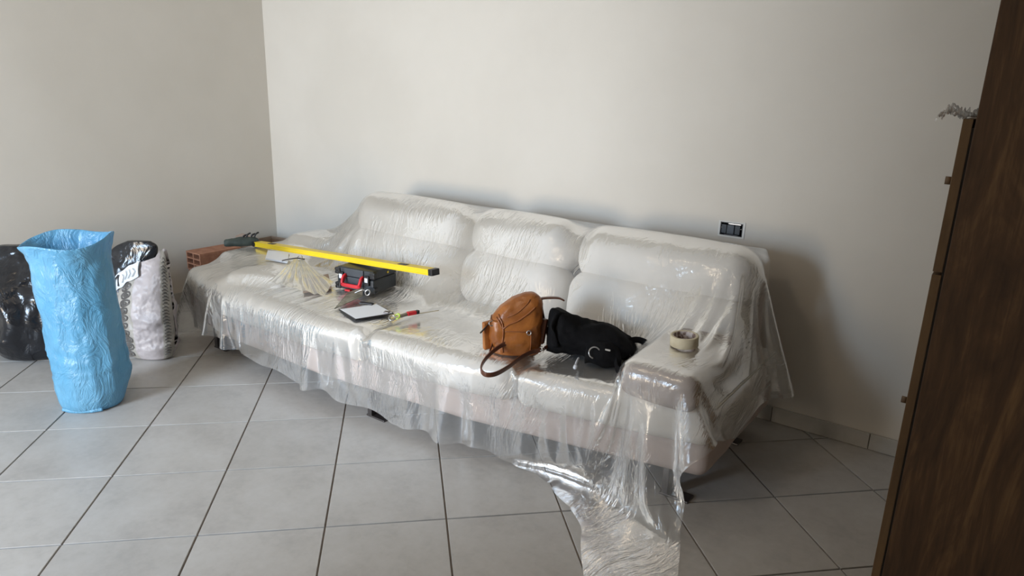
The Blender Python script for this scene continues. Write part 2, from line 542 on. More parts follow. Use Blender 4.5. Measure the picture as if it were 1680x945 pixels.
# skirting tiles
bb = tag(box('baseboard_back', ((XL + XR) / 2, YW - .001, .034), ((XR - XL) / 2, .001, .034), M['grout']), kind='structure')
bl = tag(box('baseboard_left', (XL + .001, (YF_ + YW) / 2, .034), (.001, (YW - YF_) / 2, .034), M['grout']), kind='structure')
br_ = tag(box('baseboard_right', (XR - .001, (YF_ + YW) / 2, .034), (.001, (YW - YF_) / 2, .034), M['grout']), kind='structure')
x = 1.22 - .4 * 9
while x < XR - .01:
    a, b = max(x + .0015, XL + .012), min(x + .4 - .0015, XR - .012)
    if b - a > .02: box('skirting_tile', ((a + b) / 2, YW - .0065, .0375), ((b - a) / 2, .0045, .0355), M['skirting'], bb, bevel=.0015)
    x += .4
for k in range(14):
    y0 = YW - .012 - .4 * (k + 1); y1 = y0 + .4 - .003
    if y1 > YF_ + .1:
        box('skirting_tile', (XL + .0065, (max(y0, YF_) + y1) / 2, .0375), (.0045, (y1 - max(y0, YF_)) / 2, .0355), M['skirting'], bl, bevel=.0015)
        if k < 8: box('skirting_tile', (XR - .0065, (max(y0, YF_) + y1) / 2, .0375), (.0045, (y1 - max(y0, YF_)) / 2, .0355), M['skirting'], br_, bevel=.0015)
print('structure', time.time() - T0)

# ---------------------------------------------------------------- sofa
sofa = empty('sofa', (-.2, 2.0, 0))
tag(sofa, 'long cream fabric sofa with low armrests wrapped in clear plastic sheeting', 'sofa')
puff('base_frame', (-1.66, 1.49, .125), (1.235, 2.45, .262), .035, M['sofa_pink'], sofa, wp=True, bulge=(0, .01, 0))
SD = [(-1.71, -.185), (-.185, .535), (.535, 1.255)]
for k, (a, b) in enumerate(SD):
    puff('seat_cushion', (a + .006, 1.45, .255), (b - .006, 2.43, .415 if k < 2 else .405), .06 if k < 2 else .045, M['sofa'], sofa, wp=True, bulge=(0, .012, .014 if k < 2 else .008), seed=k)
BC = [(-1.04, -.225), (-.225, .385), (.385, 1.205)]
for k, (a, b) in enumerate(BC):
    puff('lumbar_cushion', (a + .010, 2.06, .37), (b - .010, 2.30, .66), .11, M['sofa'], sofa, ang=-.22, bulge=(0, .02, 0), seed=k + 5)
    puff('back_cushion', (a + .010, 2.14, .585), (b - .010, 2.37, .838), .112, M['sofa'], sofa, ang=-.15, bulge=(0, .02, .008), seed=k + 9)
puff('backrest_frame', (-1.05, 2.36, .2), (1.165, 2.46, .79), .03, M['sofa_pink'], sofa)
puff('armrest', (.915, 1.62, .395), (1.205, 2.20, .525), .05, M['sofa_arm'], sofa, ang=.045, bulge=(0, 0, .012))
puff('armrest', (-1.70, 1.72, .37), (-1.27, 2.26, .468), .045, M['sofa'], sofa, bulge=(0, 0, .012))
puff('folded_backrest', (-1.62, 2.12, .42), (-1.07, 2.42, .52), .05, M['sofa'], sofa, bulge=(0, 0, .02))
puff('side_cushion', (-1.30, 1.52, .40), (-.98, 1.84, .475), .036, M['sofa'], sofa, bulge=(0, 0, .015), rz=.4)
# piping round the right end slab
for z in (.262, .398):
    P = [(1.245, y, z) for y in np.linspace(1.72, 2.40, 4)]
    o = tube('piping', P, .004, .004, M['piping'], None, nseg=6, smooth_n=4)
    o.data.transform(Matrix.Translation(-sofa.location)); o.parent = sofa
for (fx, fy) in ((-1.46, 1.56), (1.09, 1.76), (-1.46, 2.3), (1.09, 2.3), (-.2, 1.52)):
    bm = bmesh.new()
    add_box(bm, (fx, fy, .07), (.012, .03, .062)); add_box(bm, (fx + .035, fy, .004), (.055, .03, .004)); add_box(bm, (fx, fy, .135), (.04, .04, .005))
    for v in bm.verts: v.co -= sofa.location
    bm_obj('leg', bm, M['dark_metal'], sofa, bevel=.0015)
print('sofa', time.time() - T0)

# ---------------------------------------------------------------- film simulation
# where things press the film down: (x, y, half x, half y, z)
def top_z(x, y, z0=1.2):
    z = z0
    while z > 0 and sdf(np.array([[x, y, z]]))[0] > .003: z -= .002
    return z + .002


PRESS = [(x_, y_, a_, b_, top_z(x_, y_, .8) + .007) for x_, y_, a_, b_ in
         ((.46, 1.68, .08, .07), (.68, 1.88, .13, .09), (-.60, 1.87, .13, .11), (-.33, 1.61, .08, .08), (1.063, 1.849, .06, .06), (-1.24, 1.80, .13, .075), (-.86, 1.74, .15, .11))]
print('press', [round(p[4], 3) for p in PRESS])


def sheet_sizes(step):
    uL, uR = -2.00, 1.68
    nu = int(round((uR - uL) / step)) + 1
    u = np.linspace(uL, uR, nu)
    Lv = np.interp(u, [-2.02, -1.55, -1.0, -.2, .5, .9, 1.15, 1.32, 1.48, 1.60, 1.70],
                   [1.30, 1.42, 1.51, 1.51, 1.45, 1.47, 1.60, 1.88, 1.96, 1.88, 1.66])
    Lv += .012 * np.sin(u * 9) + .010 * np.sin(u * 21 + 1)
    nv = int(round(1.74 / step)) + 1
    tt = np.linspace(0, 1, nv)
    MU, MV = np.repeat(u[:, None], nv, 1), Lv[:, None] * tt[None, :]
    # the right hand edge is cut back towards the front
    ur = np.interp(MV, [0, .7, .95, 1.2, 1.5, 2.2], [1.72, 1.60, 1.40, 1.30, 1.32, 1.42])
    MU = np.where(MU > .6, .6 + (MU - .6) * (ur - .6) / (uR - .6), MU)
    MU = MU + np.clip((u[:, None] - .8) / .5, 0, 1) * np.clip(MV - 1.35, 0, 1) * .55
    return nu, nv, MU, MV


def upsample(P, n0, n1):
    P = P.reshape(n0[0], n0[1], 3)
    a = np.linspace(0, n0[0] - 1, n1[0]); i = np.minimum(a.astype(int), n0[0] - 2); f = (a - i)[:, None, None]
    P = P[i] * (1 - f) + P[i + 1] * f
    a = np.linspace(0, n0[1] - 1, n1[1]); i = np.minimum(a.astype(int), n0[1] - 2); f = (a - i)[None, :, None]
    P = P[:, i] * (1 - f) + P[:, i + 1] * f
    return P.reshape(-1, 3)


def level(step, steps, iters, P0=None, n0=None, slack=1.0, bend=.02, jitter=.002, vmax=2.0, drop=False, grav=9.8):
    t0 = time.time()
    nu, nv, MU, MV = sheet_sizes(step)
    if P0 is None:
        X = np.zeros((nu, nv, 3)); X[..., 0] = MU; X[..., 1] = 2.50 - MV
        X[..., 2] = np.interp(X[..., 1], [.3, 1.2, 1.5, 2.0, 2.25, 2.6], [.72, .76, .80, .90, .95, .95])
        for _ in range(14):
            kx, ky = rng.uniform(-1, 1, 2) * 9; ph = rng.uniform(0, 6)
            X[..., 2] += .004 * np.sin(kx * MU + ky * MV + ph)
        P = X.reshape(-1, 3)
    else:
        P = upsample(P0, n0, (nu, nv))
    P = P + rng.normal(0, jitter, P.shape)
    Vv = np.zeros_like(P)
    Mt = (np.stack([MU, MV], -1) * slack).reshape(-1, 2)
    B = []
    def batch(di, dj, si, sj, w):
        for oi_ in range(si):
            for oj in range(sj):
                I = np.arange(nu)[oi_::si]; I = I[I + di < nu]
                Jx = np.arange(nv)[oj::sj]; Jx = Jx[(Jx + dj < nv) & (Jx + dj >= 0)]
                a = (I[:, None] * nv + Jx[None, :]).ravel(); b = ((I + di)[:, None] * nv + (Jx + dj)[None, :]).ravel()
                B.append((a, b, np.linalg.norm(Mt[a] - Mt[b], axis=1), w))
    batch(1, 0, 2, 1, 1.0); batch(0, 1, 1, 2, 1.0)
    batch(1, 1, 2, 1, .5); batch(1, -1, 2, 1, .5)
    if bend: batch(2, 0, 4, 1, bend); batch(0, 2, 1, 4, bend)
    m_ = MV.ravel() < 1e-9
    pin = m_ & (MU.ravel() > -1.05) & (MU.ravel() < 1.13)
    Ppin = np.stack([MU.ravel()[pin], np.full(pin.sum(), 2.50), np.full(pin.sum(), .80)], 1)
    Pst = P[pin].copy()
    dt = 1 / 60.; marg = .006; EPS = .004
    for s in range(steps):
        Vv[:, 2] -= grav * dt
        Vv *= .97
        Pn = P + Vv * dt
        k = min(1, s / 20.) if drop else 1
        pp = Pst * (1 - k) + Ppin * k
        bad = []
        for it in range(iters):
            for a, b, L, w_ in B:
                d = Pn[b] - Pn[a]; l = np.sqrt((d * d).sum(1)) + 1e-9
                c = (np.minimum(l - L, 0) if w_ == bend else (l - L)) * w_
                c = (c / l * .5)[:, None] * d
                Pn[a] += c; Pn[b] -= c
            Pn[pin] = pp
            if it == iters // 2 or it == iters - 1:
                D = sdf(Pn) - marg
                bad = np.nonzero(D < 0)[0]
                if len(bad):
                    Q = Pn[bad]; d0 = D[bad]
                    g = np.stack([sdf(Q + e) - marg - d0 for e in np.eye(3) * EPS], 1)
                    g /= (np.linalg.norm(g, axis=1, keepdims=True) + 1e-9)
                    Pn[bad] = Q - g * np.maximum(d0, -.03)[:, None]
        if not drop or s > 60:
            for (px_, py_, hx_, hy_, z_) in PRESS:
                mk = (abs(Pn[:, 0] - px_) < hx_) & (abs(Pn[:, 1] - py_) < hy_) & (Pn[:, 2] > z_) & (Pn[:, 2] < z_ + .05) & (sdf(Pn) < .04)
                Pn[mk, 2] = z_
        Vn = (Pn - P) / dt
        if len(bad): Vn[bad] *= .85 if (s > 60 or not drop) else .97
        sp = np.linalg.norm(Vn, axis=1, keepdims=True)
        Vn *= np.minimum(1, vmax / (sp + 1e-9))
        Vv = Vn; P = Pn
    a, b, L, _ = B[2]
    print('cloth', nu, nv, round(time.time() - t0, 1), 'stretch', (np.linalg.norm(P[a] - P[b], axis=1) / L).mean())
    return P, (nu, nv)


P, n_ = level(.06, 170, 24, jitter=0, drop=True)
P, n_ = level(.03, 44, 16, P, n_, slack=1.006, jitter=.002, grav=2.5)
P, n_ = level(.015, 30, 9, P, n_, slack=1.012, jitter=.0015, bend=.05, grav=.8)
nu, nv = n_
F = [(i * nv + j, (i + 1) * nv + j, (i + 1) * nv + j + 1, i * nv + j + 1) for i in range(nu - 1) for j in range(nv - 1)]
sheet = mesh_obj('plastic_sheet', P, F, M['film'])
uv = sheet.data.uv_layers.new(name='UVMap')
_, _, MU_, MV_ = sheet_sizes(.015)
li = np.empty(len(sheet.data.loops), dtype=np.int32); sheet.data.loops.foreach_get('vertex_index', li)
uv.data.foreach_set('uv', np.stack([MU_.ravel()[li], MV_.ravel()[li]], 1).astype(np.float32).ravel())
sb_ = sheet.modifiers.new('smooth', 'SUBSURF'); sb_.levels = 1; sb_.render_levels = 1
tag(sheet, 'crumpled clear plastic dust sheet draped over the long sofa, pooling on the tiles', 'plastic sheet')

# ---------------------------------------------------------------- things
CY = math.radians(35.7)      # heading of things that face the room diagonally


def loft(name, rings, n, m, parent=None, disp=None, axis='z', nz=60, cap=(True, True), closed=True, pw=1.0, skew=None):
    """rings: rows of (t, cx, cy, rx, ry) resampled smoothly to nz rings; disp(p, theta, t) -> offset along radius"""
    R = np.array(rings, float); tt = np.linspace(0, len(R) - 1, nz)
    C = np.array([[*c] for c in R]); out = []
    def sm(col):
        xs = np.arange(len(R)); y = np.interp(tt, xs, R[:, col])
        # catmull style smoothing
        i = np.minimum(tt.astype(int), len(R) - 2); f = tt - i
        g = lambda k: R[np.clip(k, 0, len(R) - 1), col]
        p0, p1, p2, p3 = g(i - 1), g(i), g(i + 1), g(i + 2)
        return .5 * (2 * p1 + (p2 - p0) * f + (2 * p0 - 5 * p1 + 4 * p2 - p3) * f * f + (3 * p1 - p0 - 3 * p2 + p3) * f ** 3)
    t_, cx, cy, rx, ry = [sm(k) for k in range(5)]
    V, F = [], []
    for i in range(nz):
        for k in range(n):
            a = 2 * PI * k / n
            ca, sa = math.cos(a), math.sin(a)
            e = pw; ux = math.copysign(abs(ca) ** e, ca); uy = math.copysign(abs(sa) ** e, sa)
            p = [cx[i] + rx[i] * ux, cy[i] + ry[i] * uy, t_[i]]
            if skew: p[2] = skew(p, i / (nz - 1), a)
            if disp:
                q = disp(p, a, i / (nz - 1)); p[0] += ux * q; p[1] += uy * q
            V.append(p)
    for i in range(nz - 1):
        for k in range(n):
            a = i * n + k; b = i * n + (k + 1) % n; F.append((a, b, b + n, a + n))
    for c_, i in ((cap[0], 0), (cap[1], nz - 1)):
        if c_:
            s = len(V); V.append([cx[i], cy[i], sum(V[i * n + k][2] for k in range(n)) / n])
            for k in range(n):
                a, b = i * n + k, i * n + (k + 1) % n
                F.append((b, a, s) if i == 0 else (a, b, s))
    if axis == 'x': V = [(v[2], v[0], v[1]) for v in V]
    return mesh_obj(name, V, F, m, parent)


# --- blue refuse bag, open at the top
def blue_disp(p, a, t):
    q = (p[0], p[1], p[2])
    k = .006 * ridge((p[0] * 1.4, p[1] * 1.4, p[2] * .35), 9, 3) + .006 * fbm(q, 9, 5)
    k += .009 * ridge((p[0] * .8 + p[2] * .5, p[1], p[2] * 2.4), 7, 8) * max(0, 1 - abs(p[2] - .20) / .16)
    k += .006 * ridge((p[0] * 2, p[1] * 2, p[2]), 11, 1) * max(0, 1 - abs(p[2] - .58) / .10)
    k *= min(1, .3 + p[2] * 6)
    if p[2] > .70: k += .022 * max(0, math.cos(a - PI)) ** 6 * (p[2] - .70) / .05
    return k * .9


def blue_skew(p, t, a):
    z = p[2]
    w_ = max(0, (z - .35) / .40)
    return z + w_ * (.012 * math.cos(a) + .012 * math.sin(a) + .012 * math.sin(3 * a + 1))


H = .745
rings_o = [(.004, -.004, 0, .10, .085), (.006, -.004, 0, .122, .105), (.05, .0, 0, .138, .12), (.16, .010, 0, .150, .128), (.28, .008, 0, .152, .13), (.42, .004, 0, .152, .13),
           (.56, -.001, 0, .152, .126), (.66, -.004, 0, .153, .128), (.71, -.005, 0, .163, .14), (H, -.010, 0, .176, .152)]
rings_i = [(H + .003, -.010, 0, .170, .146), (.70, -.014, 0, .150, .132), (.64, -.012, 0, .138, .118), (.5, -.010, 0, .134, .112), (.34, 0, 0, .134, .11), (.12, 0, 0, .12, .09), (.03, 0, 0, .08, .06)]
o = loft('refuse_bag', rings_o + rings_i, 128, M['blue_bag'], None, blue_disp, nz=150, skew=blue_skew)
o.location = (-1.250, .805, 0); o.rotation_euler = (0, 0, CY)
tag(o, 'tall open light blue plastic refuse bag standing on the tiled floor', 'bag')
seam = tube('bottom_seam', [(-.08, -.094, .010), (-.03, -.105, .006), (.04, -.102, .009), (.09, -.085, .012)], .004, .008, M['blue_bag'], o, nseg=8)


# --- black refuse bags
def blk_disp(seed, amp=.035):
    def f(p, a, t):
        k = amp * ridge((p[0], p[1], p[2] * .7), 4, seed) + amp * .3 * fbm(p, 9, seed + 3) + amp * .22 * ridge((p[0], p[1], p[2] * .6), 13, seed + 4)
        return k * min(1, .15 + p[2] * 8)
    return f


o = loft('refuse_bag', [(.003, 0, 0, .14, .12), (.02, 0, 0, .185, .165), (.12, 0, 0, .215, .185), (.25, .01, 0, .215, .19), (.36, .0, 0, .20, .17), (.44, -.02, .0, .17, .13), (.50, -.03, 0, .11, .08), (.555, -.05, 0, .075, .035), (.575, -.055, 0, .05, .012)],
         110, M['black_bag'], None, blk_disp(2.3), nz=90)
o.location = (-2.095, .92, 0); o.rotation_euler = (0, 0, CY)
tag(o, 'bulging shiny black refuse bag on the floor against the left wall', 'bag', 'black refuse bags')
o = loft('refuse_bag', [(.003, 0, 0, .10, .09), (.02, 0, 0, .12, .11), (.14, 0, 0, .125, .115), (.27, .02, 0, .125, .11), (.36, .05, 0, .12, .085), (.44, .09, .0, .12, .055), (.50, .125, 0, .125, .03), (.56, .165, 0, .10, .016), (.590, .185, 0, .050, .010)],
         110, M['black_bag'], None, blk_disp(7.7, .018), nz=90)
o.location = (-1.89, 1.21, 0); o.rotation_euler = (0, 0, CY)
tag(o, 'black refuse bag with flared open corner standing behind the blue bag', 'bag', 'black refuse bags')

# --- white printed sack
M['sack'] = noisy('sack_film', (0.39, 0.355, 0.36), (0.47, 0.43, 0.435), 7, 0.42, .5, 22, bdist=.01)  # colour lowered to carry the shade cast by the blue bag
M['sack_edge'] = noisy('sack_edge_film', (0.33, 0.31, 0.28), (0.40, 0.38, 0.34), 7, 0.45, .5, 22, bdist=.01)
M['sack_band'] = noisy('sack_band_film', (0.62, 0.68, 0.74), (0.70, 0.76, 0.82), 8, 0.4, .4, 20, bdist=.006)
M['ink'] = mat('sack_ink', (0.10, 0.095, 0.09), 0.5)
M['ink_blue'] = mat('sack_ink_blue', (0.16, 0.17, 0.22), 0.5)
M['ink_black'] = mat('sack_ink_black', (0.012, 0.013, 0.018), 0.45)
WS = Vector((-1.604, 1.250, 0)); WR = .42


def sack_pt(s, t, off=0.0):
    """front sheet of the sack: s -1 (left) .. 1 (right) across, t 0..1 up"""
    top = np.interp(s, [-1, -.75, -.1, .45, .62, .8, 1.0], [.385, .41, .50, .545, .585, .58, .53])
    w_ = np.interp(t, [0, .1, .3, .7, 1], [.125, .148, .158, .156, .150])
    d_ = np.interp(t, [0, .08, .35, .7, .93, 1], [.06, .08, .088, .06, .022, .012])
    a = s * PI / 2
    x = w_ * math.sin(a) + .006 * (t - .3)
    y = -d_ * max(0, math.cos(a)) ** .8
    z = .004 + t * top + .012 * (1 - t) ** 3 * s * s
    p = (x, y, z)
    k = (.010 * ridge(p, 8, 4) + .007 * fbm(p, 18, 6)) * min(1, t * 8)
    c = (.012 * math.exp(-((x + .0) / .06) ** 2) * math.exp(-((z - .25) / .12) ** 2))
    return Vector((x + math.sin(a) * (k * .4 + off), y - (k + c) - off * max(.1, math.cos(a)), z))


sk = empty('printed_sack', WS, WR)
tag(sk, 'crumpled white printed plastic sack leaning up to a point beside the sofa end', 'sack')
ns, nt_ = 90, 80
V = []; F = []
for j in range(nt_ + 1):
    for i in range(ns + 1):
        V.append(sack_pt(-1 + 2 * i / ns, j / nt_))
fr_n = len(V)
for j in range(nt_ + 1):
    for i in range(ns + 1):
        p = sack_pt(-1 + 2 * i / ns, j / nt_); q = Vector((p.x * .995, -p.y * .8 + .004 + .01 * fbm(p, 9, 2), p.z))
        V.append(q)
for base, flip in ((0, False), (fr_n, True)):
    for j in range(nt_):
        for i in range(ns):
            a = base + j * (ns + 1) + i; f = (a, a + 1, a + ns + 2, a + ns + 1)
            F.append(f[::-1] if flip else f)
W_ = ns + 1
for j in range(nt_):
    for i in (0, ns):
        a = j * W_ + i; F.append((a, a + fr_n, a + fr_n + W_, a + W_) if i == 0 else (a, a + W_, a + fr_n + W_, a + fr_n))
for i in range(ns):
    F.append((i, i + fr_n, i + 1 + fr_n, i + 1))
sko = mesh_obj('bag_body', V, F, [M['sack'], M['sack_edge']], sk)
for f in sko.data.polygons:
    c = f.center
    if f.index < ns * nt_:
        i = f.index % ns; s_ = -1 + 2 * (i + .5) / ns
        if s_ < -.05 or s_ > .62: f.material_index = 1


def ribbon_on(name, paths, width, m, fn, parent, off=.0015, closed=False):
    V, F = [], []
    for path in paths:
        pts = path + ([path[0]] if closed else [])
        b = len(V)
        P3 = [fn(s, t, off + .003) for s, t in pts]
        for i, p in enumerate(P3):
            d = (P3[min(i + 1, len(P3) - 1)] - P3[max(i - 1, 0)])
            if closed and i in (0, len(P3) - 1): d = P3[1] - P3[-2]
            d.normalize(); nrm = Vector((0, -1, 0)); sd = d.cross(nrm)
            if sd.length < 1e-4: sd = Vector((1, 0, 0))
            sd.normalize(); V += [p - sd * width / 2, p + sd * width / 2]
        for i in range(len(P3) - 1):
            a = b + 2 * i; F.append((a, a + 1, a + 3, a + 2))
    return mesh_obj(name, V, F, m, parent, smooth=False)


ov = []
for k in range(11):
    tc = .07 + k * .081
    sc0 = -.30 + .05 * math.sin(k)
    ov.append([(sc0 + .16 * math.cos(a) , tc + .031 * math.sin(a)) for a in np.linspace(0, 2 * PI, 15)[:-1]])
    ov.append([(sc0 + .07 * math.cos(a), tc + .011 * math.sin(a)) for a in np.linspace(0, 2 * PI, 9)[:-1]])
ribbon_on('printed_ovals', ov, .009, M['ink'], sack_pt, sk, closed=True)['kind'] = 'stuff'
zg = []
for k in range(9):
    tc = .08 + k * .095
    zg.append([(-.86, tc - .03), (-.86, tc + .03), (-.64, tc - .03), (-.64, tc + .03)])
ribbon_on('printed_letters', zg, .006, M['ink_blue'], sack_pt, sk)['kind'] = 'stuff'
zz = []
for k in range(30):
    tc = .05 + k * .030
    zz.append([(.66, tc), (.80, tc + .012), (.70, tc + .018), (.86, tc + .006)])
ribbon_on('printed_border', zz, .005, M['ink'], sack_pt, sk)['kind'] = 'stuff'


def band_pt(s, t, off=0.0):
    # folded rim along the slanting top left edge; s 0..1 along, t 0..1 across
    p = sack_pt(-1 + s * 1.05, 1.0); q = sack_pt(-1 + s * 1.05, .86 - .05 * (1 - s))
    r = p.lerp(q, t)
    return Vector((r.x - .010 * (1 - s) , r.y - .010 - .008 * math.sin(t * PI) - off, r.z + .006 * (1 - t) + .004 * math.sin(s * 20)))


V = [band_pt(i / 30, j / 6) for j in range(7) for i in range(31)]
V += [v + Vector((0, .008, 0)) for v in V]
F = [(j * 31 + i, (j + 1) * 31 + i, (j + 1) * 31 + i + 1, j * 31 + i + 1) for j in range(6) for i in range(30)]
F += [tuple(q + 217 for q in f[::-1]) for f in F]
o = mesh_obj('folded_rim', V, F, M['sack_band'], sk)
o['label'] = 'pale blue folded rim with black letter'
ribbon_on('printed_letters', [[(.52, .15), (.30, .22), (.06, .25)], [(.50, .15), (.46, .85)],
                             [(.36, .34), (.24, .30), (.17, .42), (.20, .58), (.31, .56), (.33, .72), (.24, .82), (.13, .76)],
                             [(.04, .3), (.10, .95), (.02, 1.0)]], .008, M['ink_black'], band_pt, sk, off=.003)
ribbon_on('printed_letters', [[(.60 + k * .1, .25), (.66 + k * .1, .55), (.60 + k * .1, .8)] for k in range(4)], .0035, M['ink'], band_pt, sk, off=.003)
# --- hollow clay bricks against the left wall
BR = ((-2.325, 1.80), (.155, .30, .13))
bx0, by0 = -2.29, 1.86
for k in range(3):
    bm = bmesh.new(); bw, bl_, bh, wt = .155, .29, .119, .008
    for i in range(4): add_box(bm, (bw / 2, bl_ / 2, wt / 2 + i * (bh - wt) / 3), (bw / 2, bl_ / 2, wt / 2))
    for i in range(3): add_box(bm, (wt / 2 + i * (bw - wt) / 2, bl_ / 2, bh / 2), (wt / 2 + .0003, bl_ / 2 - .0005, bh / 2 - .0005))
    for i in range(11): add_box(bm, (bw + .0008, bl_ / 2, .010 + i * .0099), (.0012, bl_ / 2 - .001, .0026))
    o = bm_obj('hollow_brick', bm, M['brick'])
    o.location = (bx0 + [.006, -.004, 0][k], by0 + [0, .012, .004][k], .001 + k * .1205); o.rotation_euler = (0, 0, [.03, -.02, .01][k])
    tag(o, ['red hollow clay brick at the bottom of the stack by the left wall', 'red hollow clay brick in the middle of the stack by the left wall', 'red hollow clay brick topmost of the stack, beside the sofa end'][k], 'brick', 'hollow bricks stacked by the left wall')

# --- cardboard box in the corner
cb = empty('cardboard_box', (-2.16, 2.40, 0), .08)
tag(cb, 'brown cardboard box with raised flaps in the corner behind the sofa', 'box')
bm = bmesh.new()
for c, h in (((0, 0, .004), (.17, .15, .003)), ((-.168, 0, .175), (.003, .15, .174)), ((.168, 0, .175), (.003, .15, .174)), ((0, -.148, .175), (.165, .003, .174)), ((0, .148, .175), (.165, .003, .174))):
    add_box(bm, c, h)
bm_obj('box_body', bm, M['cardboard'], cb)
mesh_obj('flap', [(-.17, -.15, .352), (.17, -.15, .352), (.13, -.17, .385), (.03, -.16, .415), (-.10, -.155, .425), (-.17, -.15, .40),
                  (-.17, -.144, .352), (.17, -.144, .352), (.13, -.164, .385), (.03, -.154, .415), (-.10, -.149, .425), (-.17, -.144, .40)],
         [(0, 1, 2, 3, 4, 5), (11, 10, 9, 8, 7, 6)] + [(i, i + 6, (i + 1) % 6 + 6, (i + 1) % 6) for i in range(6)], M['cardboard'], cb, smooth=False)
mesh_obj('flap', [(.17, -.15, .352), (.17, .15, .352), (.24, .14, .375), (.25, -.13, .37), (.17, -.15, .346), (.17, .15, .346), (.24, .14, .369), (.25, -.13, .364)],
         [(0, 1, 2, 3), (7, 6, 5, 4), (0, 4, 5, 1), (1, 5, 6, 2), (2, 6, 7, 3), (3, 7, 4, 0)], M['cardboard'], cb, smooth=False)

# --- dark green tool pouch at the end of the level
gz = top_z(-1.64, 1.90, .8) + .008
gp = empty('tool_pouch', (-1.665, 1.870, gz), .95)
tag(gp, 'dark green canvas tool pouch at the end of the yellow level', 'pouch')
loft('pouch_body', [(-.10, 0, .018, .004, .008), (-.09, 0, .022, .025, .02), (-.02, 0, .026, .032, .026), (.05, 0, .026, .03, .026), (.085, 0, .022, .022, .02), (.09, 0, .02, .004, .006)], 28, M['green_dark'], gp, lambda p, a, t: .004 * fbm(p, 30, 1), axis='x', nz=30)
for k, (x_, l_) in enumerate(((.02, .05), (.045, .04), (.065, .055), (.0, .03))):
    tube('pocketed_tool', [(x_, .0, .04), (x_ + .01, .0, .05 + l_ * .3), (x_ + .028, .005, .05 + l_ * .5)], .005, .005, M['black_plastic'], gp, nseg=8)

# --- yellow spirit level
pa, pb = Vector((-1.600, 1.918, .503)), Vector((-.110, 1.818, .613)); L = (pb - pa).length; ang = math.atan2((pb - pa).y, (pb - pa).x)
lv = empty('spirit_level', ((pa + pb) / 2), ang); lv.rotation_euler = (0, -math.asin((pb - pa).z / L), ang)
tag(lv, 'long yellow spirit level with black end caps lying across the tool case', 'spirit level')
bm = bmesh.new()
add_box(bm, (0, 0, .0115), (L / 2 - .012, .0235, .0022)); add_box(bm, (0, 0, -.0115), (L / 2 - .012, .0235, .0022)); add_box(bm, (0, 0, 0), (L / 2 - .012, .020, .0115))
bm_obj('level_bar', bm, M['yellow'], lv, bevel=.001)
for sg in (-1, 1): box('end_cap', (sg * (L / 2 - .006), 0, 0), (.013, .0245, .0148), M['black_plastic'], lv, bevel=.003)
for x_ in (-.58, .54):
    box('vial_window', (x_, 0, .0142), (.028, .012, .0012), M['black_plastic'], lv, bevel=.0005)

# --- tool case
case = empty('tool_case', (-.605, 1.865, top_z(-.6, 1.865, .8) + .009), math.radians(9))
tag(case, 'black plastic tool case with red handle under the yellow level', 'tool case')
box('case_body', (0, 0, .036), (.112, .092, .034), M['case'], case, bevel=.010, seg=3)
box('lid', (0, .001, .092), (.112, .091, .021), M['case'], case, bevel=.009, seg=3)
box('front_panel', (-.005, -.0925, .040), (.055, .004, .030), M['case_face'], case, bevel=.003)
box('front_panel', (-.005, -.0925, .092), (.058, .004, .019), M['case_face'], case, bevel=.003)
h = empty('tmp', (0, 0, 0)); bpy.data.objects.remove(h)
tube('handle', [(-.052, -.096, .078), (-.053, -.112, .070), (-.053, -.124, .046), (-.046, -.127, .038), (0, -.128, .037), (.046, -.127, .038), (.053, -.124, .046), (.053, -.112, .070), (.052, -.096, .078)], .006, .009, M['red'], case, smooth_n=4, square=True, nseg=12)
for sx in (-1, 1):
    for z_ in (.018, .092):
        bm = bmesh.new(); add_box(bm, (sx * .105, -.083, z_), (.014, .014, .016))
        add_box(bm, (sx * .112, -.086, z_ + .008), (.009, .012, .0055)); add_box(bm, (sx * .112, -.086, z_ - .008), (.009, .012, .0055))
        bm_obj('corner_guard', bm, M['black_plastic'], case, bevel=.0025)
    la = box('latch', (sx * .078, -.099, .066), (.013, .006, .024), M['black_plastic'], case, bevel=.002)
    box('latch_plate', (sx * .078, -.1058, .070), (.009, .001, .011), M['white'], la, bevel=.0006)
box('lid_label', (.113, .02, .090), (.0008, .006, .005), M['yellow'], case)
box('red_stop', (-.035, -.102, .004), (.016, .010, .005), M['red'], case, bevel=.002)

# --- clipboard
cq = [Vector((-.448, 1.548, 0)), Vector((-.283, 1.500, 0)), Vector((-.212, 1.662, 0)), Vector((-.372, 1.712, 0))]


def slab(name, q, z0, z1, m, parent, origin, bevel=0.0, inset=0.0):
    c = sum(q, Vector()) / len(q); bm = bmesh.new()
    P_ = [c + (p - c) * (1 - inset) - Vector((origin[0], origin[1], 0)) for p in q]
    lo = [bm.verts.new((p.x, p.y, z0)) for p in P_]; hi = [bm.verts.new((p.x, p.y, z1)) for p in P_]
    bm.faces.new(lo[::-1]); bm.faces.new(hi)
    for i in range(len(q)): j = (i + 1) % len(q); bm.faces.new((lo[i], lo[j], hi[j], hi[i]))
    return bm_obj(name, bm, m, parent, bevel=bevel)


cl = empty('clipboard', (-.33, 1.61, top_z(-.33, 1.61, .8) + .008)); cl.rotation_euler = (.02, -.01, 0)
tag(cl, 'dark clipboard holding a blank white sheet in front of the tool case', 'clipboard')
slab('board', cq, 0, .004, M['black_plastic'], cl, cl.location, .001)
slab('paper', cq, .0045, .0055, M['paper'], cl, cl.location, 0, .06)
box('clip', (-.075, .065, .008), (.035, .010, .004), M['black_plastic'], cl, bevel=.002, R=Matrix.Rotation(.3, 3, 'Z'))
box('clip', (.09, .035, .008), (.012, .009, .003), M['dark_metal'], cl, bevel=.001, R=Matrix.Rotation(.3, 3, 'Z'))
